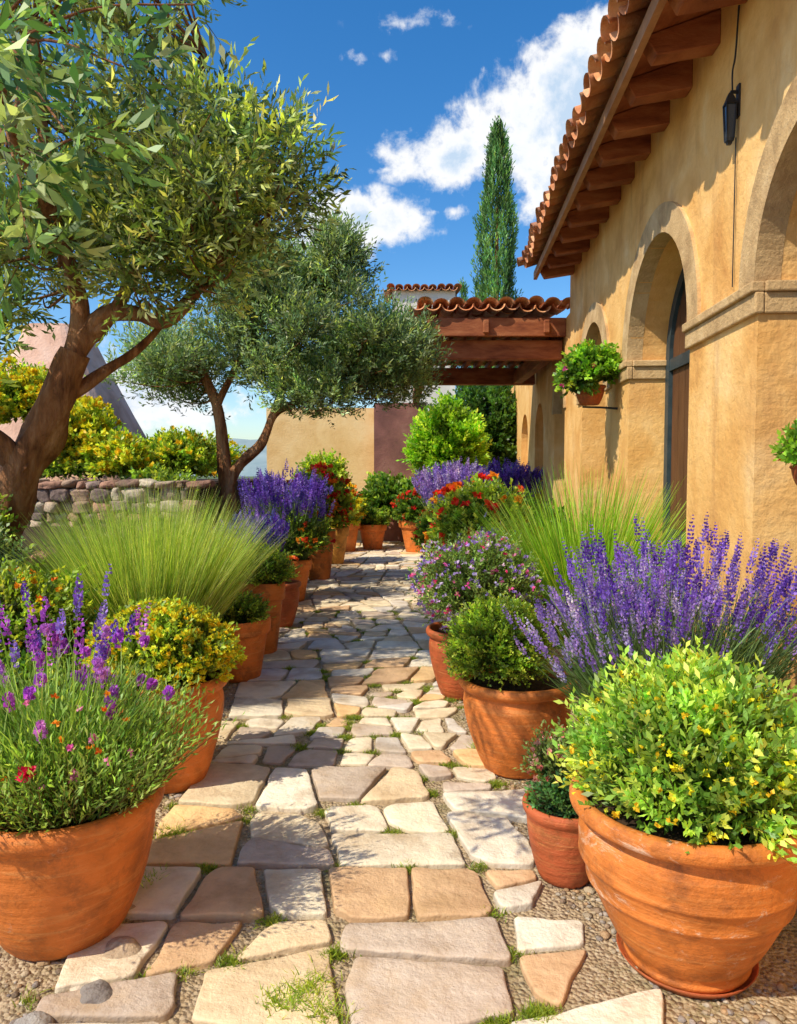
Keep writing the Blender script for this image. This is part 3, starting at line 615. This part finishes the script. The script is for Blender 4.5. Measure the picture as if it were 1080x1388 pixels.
planted('potted_lavender',-1.15,7.1,.20,.44,'urn',T2,f6)
planted('potted_thyme',-1.13,6.05,.19,.60,'flower',T1,bf(G_LIME+G_BOX,None,0,.22,.16,500,.035,.014,.03,.9))
planted('potted_thyme',-1.15,5.30,.225,.45,'flower',T1,bf(G_BOX,None,0,.17,.07,300,.03,.015))
e=free('ornamental_grass',lambda l,p: grass(l,(-1.60,4.75,.38),9500,1.08,.40,G_GRASS,.007,.13,.34,.11)); pot(e,-1.60,4.75,.36,.45,'urn',T2)
def f7(l,p,x,y,z):
    T=bush(l,(x-.03,y,z+.11),(.32,.30,.235),1200,9,.028,.013,[(.30,.44,.05),(.40,.52,.06),(.2,.32,.04)],.09,.8,.12,-.4); blossoms(p,sub(T,1100)+np.array([0,0,.015]),.020,YEL,6)
planted('potted_yellow_lantana',-1.10,3.50,.27,.53,'urn',T1,f7)
def f8(l,p,x,y,z):
    G=((.18,.34,.06),(.27,.44,.09),(.36,.50,.14)); b=(x-.04,y+.02,z-.05)
    lavender(l,p,b,44,.58,.42,MAG,.055,.0175,(.0,0),.005,4200,G)
    lavender(l,p,b,30,.76,.30,MAG+PUR,.12,.0135,(.02,0),.004,300,G)
    n=1900; a=R.uniform(0,6.283,n); q_=R.uniform(0,1,n)**.5; P=np.stack([x+np.cos(a)*q_*.28,y+np.sin(a)*q_*.26,np.full(n,z)],1)
    shoots(l,P,np.stack([np.cos(a)*q_*.7,np.sin(a)*q_*.7,np.ones(n)],1)+R.normal(0,.2,(n,3)),R.uniform(.12,.38,n),9,.035,.007,pal(G,n,.2),spread=.6)
    B=np.array([(x+.06,y-.34,z+.22),(x+.19,y-.2,z+.27),(x-.14,y-.34,z+.30),(x+.16,y-.26,z+.18),(x-.05,y-.36,z+.14)]); blossoms(p,B[:1],.032,[(.9,.02,.12)],26); blossoms(p,B[1:],.020,PNK,16)
    P=np.stack([x+R.uniform(-.3,.3,30),y+R.uniform(-.38,-.1,30),z+R.uniform(.1,.42,30)],1); blossoms(p,P,.015,ORG+PNK,8)
planted('potted_wildflowers',-1.10,2.36,.31,.47,'bowl',T1,f8)
def g5(l,p):
    for c,rr,pf_,fl,nf in [((-2.1,4.0,.55),(.38,.4,.42),G_BOX+G_LIME,ORG+YEL,140),((-1.75,3.3,.3),(.3,.3,.3),G_DARK+G_BOX,RED,15),((-2.2,3.2,.45),(.4,.4,.4),G_BOX,ORG,40),((-1.85,4.1,.30),(.4,.3,.30),G_DARK,RED,10),((-1.75,6.2,.35),(.4,.7,.5),G_DARK+G_BOX,ORG,20),((-1.65,8.2,.4),(.35,.9,.5),G_DARK,RED,30),((-1.8,10.8,.5),(.5,.9,.7),G_DARK+G_BOX,YEL+ORG,60),((-1.7,13.5,.5),(.45,.9,.5),G_DARK,RED,30)]:
        T=bush(l,c,rr,900,8,.034,.018,pf_,.12,.7,.2,-.6); blossoms(p,sub(T,nf),.028,fl,7)
free('flower_border',g5)
def g6(l,p):
    for c,rr,pp,fl,nf in [((-3.70,8.5,1.84),(.36,.4,.40),G_LIME,YEL,520),((-4.4,8.8,2.30),(.42,.4,.36),G_LIME,YEL,520),((-4.9,8.0,2.1),(.3,.4,.6),G_LIME,YEL,320),((-3.15,8.4,1.60),(.30,.35,.22),G_LIME,YEL,300),((-2.65,8.9,1.62),(.33,.35,.24),G_LIME+G_BOX,YEL,90),((-3.2,11,1.62),(.9,.5,.36),G_LIME,YEL,120),((-4.6,10.5,1.6),(.8,.5,.32),G_BOX,YEL,30),((-2.55,7.9,1.15),(.3,.3,.3),G_BOX,YEL,10)]:
        T=bush(l,c,rr,800,8,.06,.03,pp,.14,.7,.28,-.6); blossoms(p,sub(T,nf)+np.array([0,0,.03]),.06,fl,6)
free('yellow_flowering_hedge',g6)
def g7(l,p):
    bush(l,(-2.85,4.65,1.15),(.35,.3,.22),500,8,.035,.02,G_BOX,.1,.7,.2); bush(l,(-2.55,4.45,.85),(.25,.2,.3),400,8,.03,.02,G_SILV,.1,.7,.2)
free('rockery_shrub',g7)
hb=empty('hanging_wall_planter'); pot(hb,1.66,6.45,.13,.17,'bowl',T2,2.08); f=Fol(); tube(f,[W(6.45,.0,2.45),W(6.45,.12,2.35),W(6.45,.24,2.25)],.01,.008,6,0); tube(f,[W(6.45,.0,2.05),W(6.45,.15,2.06),W(6.45,.3,2.065)],.01,.008,6,0); f.build('bracket',M_cane,hb)
def hbf(l,p):
    T=bush(l,(1.68,6.42,2.37),(.20,.20,.15),480,7,.045,.032,[(.16,.36,.03),(.28,.48,.05),(.1,.25,.02)],.1,.5,.3,-.4); t=bush(l,(1.52,6.33,2.27),(.11,.11,.13),170,7,.045,.03,G_DARK+G_BOX,.08,-.2); blossoms(p,sub(T,5)+np.array([-.02,-.02,.03]),.03,RED+PNK,8); blossoms(p,sub(t,7)+np.array([-.03,-.03,0]),.028,RED+PNK,8)
lf=Fol();pf=Fol(); hbf(lf,pf); lf.build('foliage',M_leaf,hb); pf.build('flowers',M_petal,hb)
def g8(l,p):
    T=bush(l,(1.68,3.02,1.58),(.08,.1,.10),130,7,.03,.02,[(.16,.36,.03),(.28,.48,.05)],.06,.4); blossoms(p,sub(T,5),.02,RED,6)
e=free('wall_fern_planter',g8); pot(e,1.68,3.02,.07,.09,'bowl',T2,1.44)
# ---------------------------------------------------------------- world, sun, camera
sund=nz(np.array([[-.55,-.38,.745]]))[0]; el=math.asin(sund[2]); az=math.atan2(sund[0],sund[1])
w=D.worlds.new('World'); SC.world=w; w.use_nodes=True; nt=w.node_tree; nt.nodes.clear()
sky=N(nt,'ShaderNodeTexSky',sky_type='NISHITA'); sky.sun_disc=False; sky.sun_elevation=el; sky.sun_rotation=az; sky.altitude=100; sky.air_density=1.0; sky.dust_density=.9; sky.ozone_density=2.0
hs=N(nt,'ShaderNodeHueSaturation'); hs.inputs['Hue'].default_value=.502; hs.inputs['Saturation'].default_value=1.4; hs.inputs['Value'].default_value=1.25; nt.links.new(sky.outputs[0],hs.inputs['Color'])
b1=N(nt,'ShaderNodeBackground'); b1.inputs[1].default_value=.15; nt.links.new(hs.outputs[0],b1.inputs[0])
tc=N(nt,'ShaderNodeTexCoord')
def mth(op,a,b=None,c=None,cl=False):
    n=N(nt,'ShaderNodeMath',operation=op); n.use_clamp=cl
    for i,v in enumerate((a,b,c)):
        if v is None: continue
        if hasattr(v,'is_linked'): nt.links.new(v,n.inputs[i])
        else: n.inputs[i].default_value=v
    return n.outputs[0]
blobs=[((.25,.49),(.11,.075),1.75),((.19,.445),(.10,.07),1.6),((.20,.39),(.07,.055),1.3),((.07,.42),(.08,.036),1.3),((.01,.42),(.05,.018),.8),((.09,.39),(.04,.018),.8),((-.05,.335),(.085,.030),1.3),((-.10,.31),(.06,.03),1.1),((.015,.59),(.06,.014),.65),((.05,.345),(.15,.010),.62),((0,.40),(.10,.006),.55),((-.02,.545),(.06,.012),.5),((-.38,.10),(.16,.06),1.1),((.6,.4),(.2,.1),1.),((-.9,.5),(.25,.1),1.),((-1.6,.4),(.3,.15),1.)]
nrm=N(nt,'ShaderNodeVectorMath',operation='NORMALIZE'); nt.links.new(tc.outputs['Generated'],nrm.inputs[0])
acc=None
for (a,b),(sx_,sz_),amp in blobs:
    c=nz(np.array([[a,1,b]]))[0]; k=1/math.sqrt(1+a*a+b*b)
    s_=N(nt,'ShaderNodeVectorMath',operation='SUBTRACT'); nt.links.new(nrm.outputs[0],s_.inputs[0]); s_.inputs[1].default_value=tuple(c)
    m_=N(nt,'ShaderNodeVectorMath',operation='MULTIPLY'); nt.links.new(s_.outputs[0],m_.inputs[0]); m_.inputs[1].default_value=(1/(sx_*k),1/(sx_*k)*.6,1/(sz_*k))
    l_=N(nt,'ShaderNodeVectorMath',operation='LENGTH'); nt.links.new(m_.outputs[0],l_.inputs[0])
    v=mth('MULTIPLY',mth('SUBTRACT',1.25,mth('MULTIPLY',l_.outputs['Value'],.75)),amp); v=mth('MAXIMUM',v,0)
    acc=v if acc is None else mth('MAXIMUM',acc,v)
n1=noise_n(nt,11,10,.62,nrm.outputs[0],.3); n2=noise_n(nt,34,8,.6,nrm.outputs[0],.2)
dens=mth('ADD',acc,mth('ADD',mth('MULTIPLY',mth('SUBTRACT',n1,.5),2.8),mth('MULTIPLY',mth('SUBTRACT',n2,.5),1.4)))
gate=mth('MULTIPLY',acc,3.0,None,True)
mk=N(nt,'ShaderNodeMapRange',interpolation_type='SMOOTHSTEP'); nt.links.new(dens,mk.inputs[0]); mk.inputs[1].default_value=.40; mk.inputs[2].default_value=1.05
mask=mth('MULTIPLY',mk.outputs[0],gate)
ccol=ramp(nt,mth('MULTIPLY',dens,.5),[(.2,(.88,.94,1)),(.42,(1,1,1)),(.62,(.92,.95,1)),(.85,(.55,.70,.88))])
b2=N(nt,'ShaderNodeBackground'); b2.inputs[1].default_value=1.05; nt.links.new(ccol,b2.inputs[0])
mx=N(nt,'ShaderNodeMixShader'); nt.links.new(mask,mx.inputs[0]); nt.links.new(b1.outputs[0],mx.inputs[1]); nt.links.new(b2.outputs[0],mx.inputs[2])
wo=N(nt,'ShaderNodeOutputWorld'); nt.links.new(mx.outputs[0],wo.inputs[0])
sl=D.lights.new('sun','SUN'); sl.energy=5.0; sl.angle=math.radians(.5); sl.color=(1,.90,.70); so=link(D.objects.new('sun',sl)); so.rotation_euler=Vector(tuple(sund)).to_track_quat('Z','Y').to_euler(); so.location=(-5,-3,9)
cd=D.cameras.new('camera'); cam=link(D.objects.new('camera',cd)); cd.sensor_fit='VERTICAL'; cd.sensor_height=24; cd.lens=24*1000/1388; cd.clip_end=2000; cd.clip_start=.05
cam.location=(0,0,1.5); cam.rotation_euler=(math.radians(90-3.1),0,0); SC.camera=cam
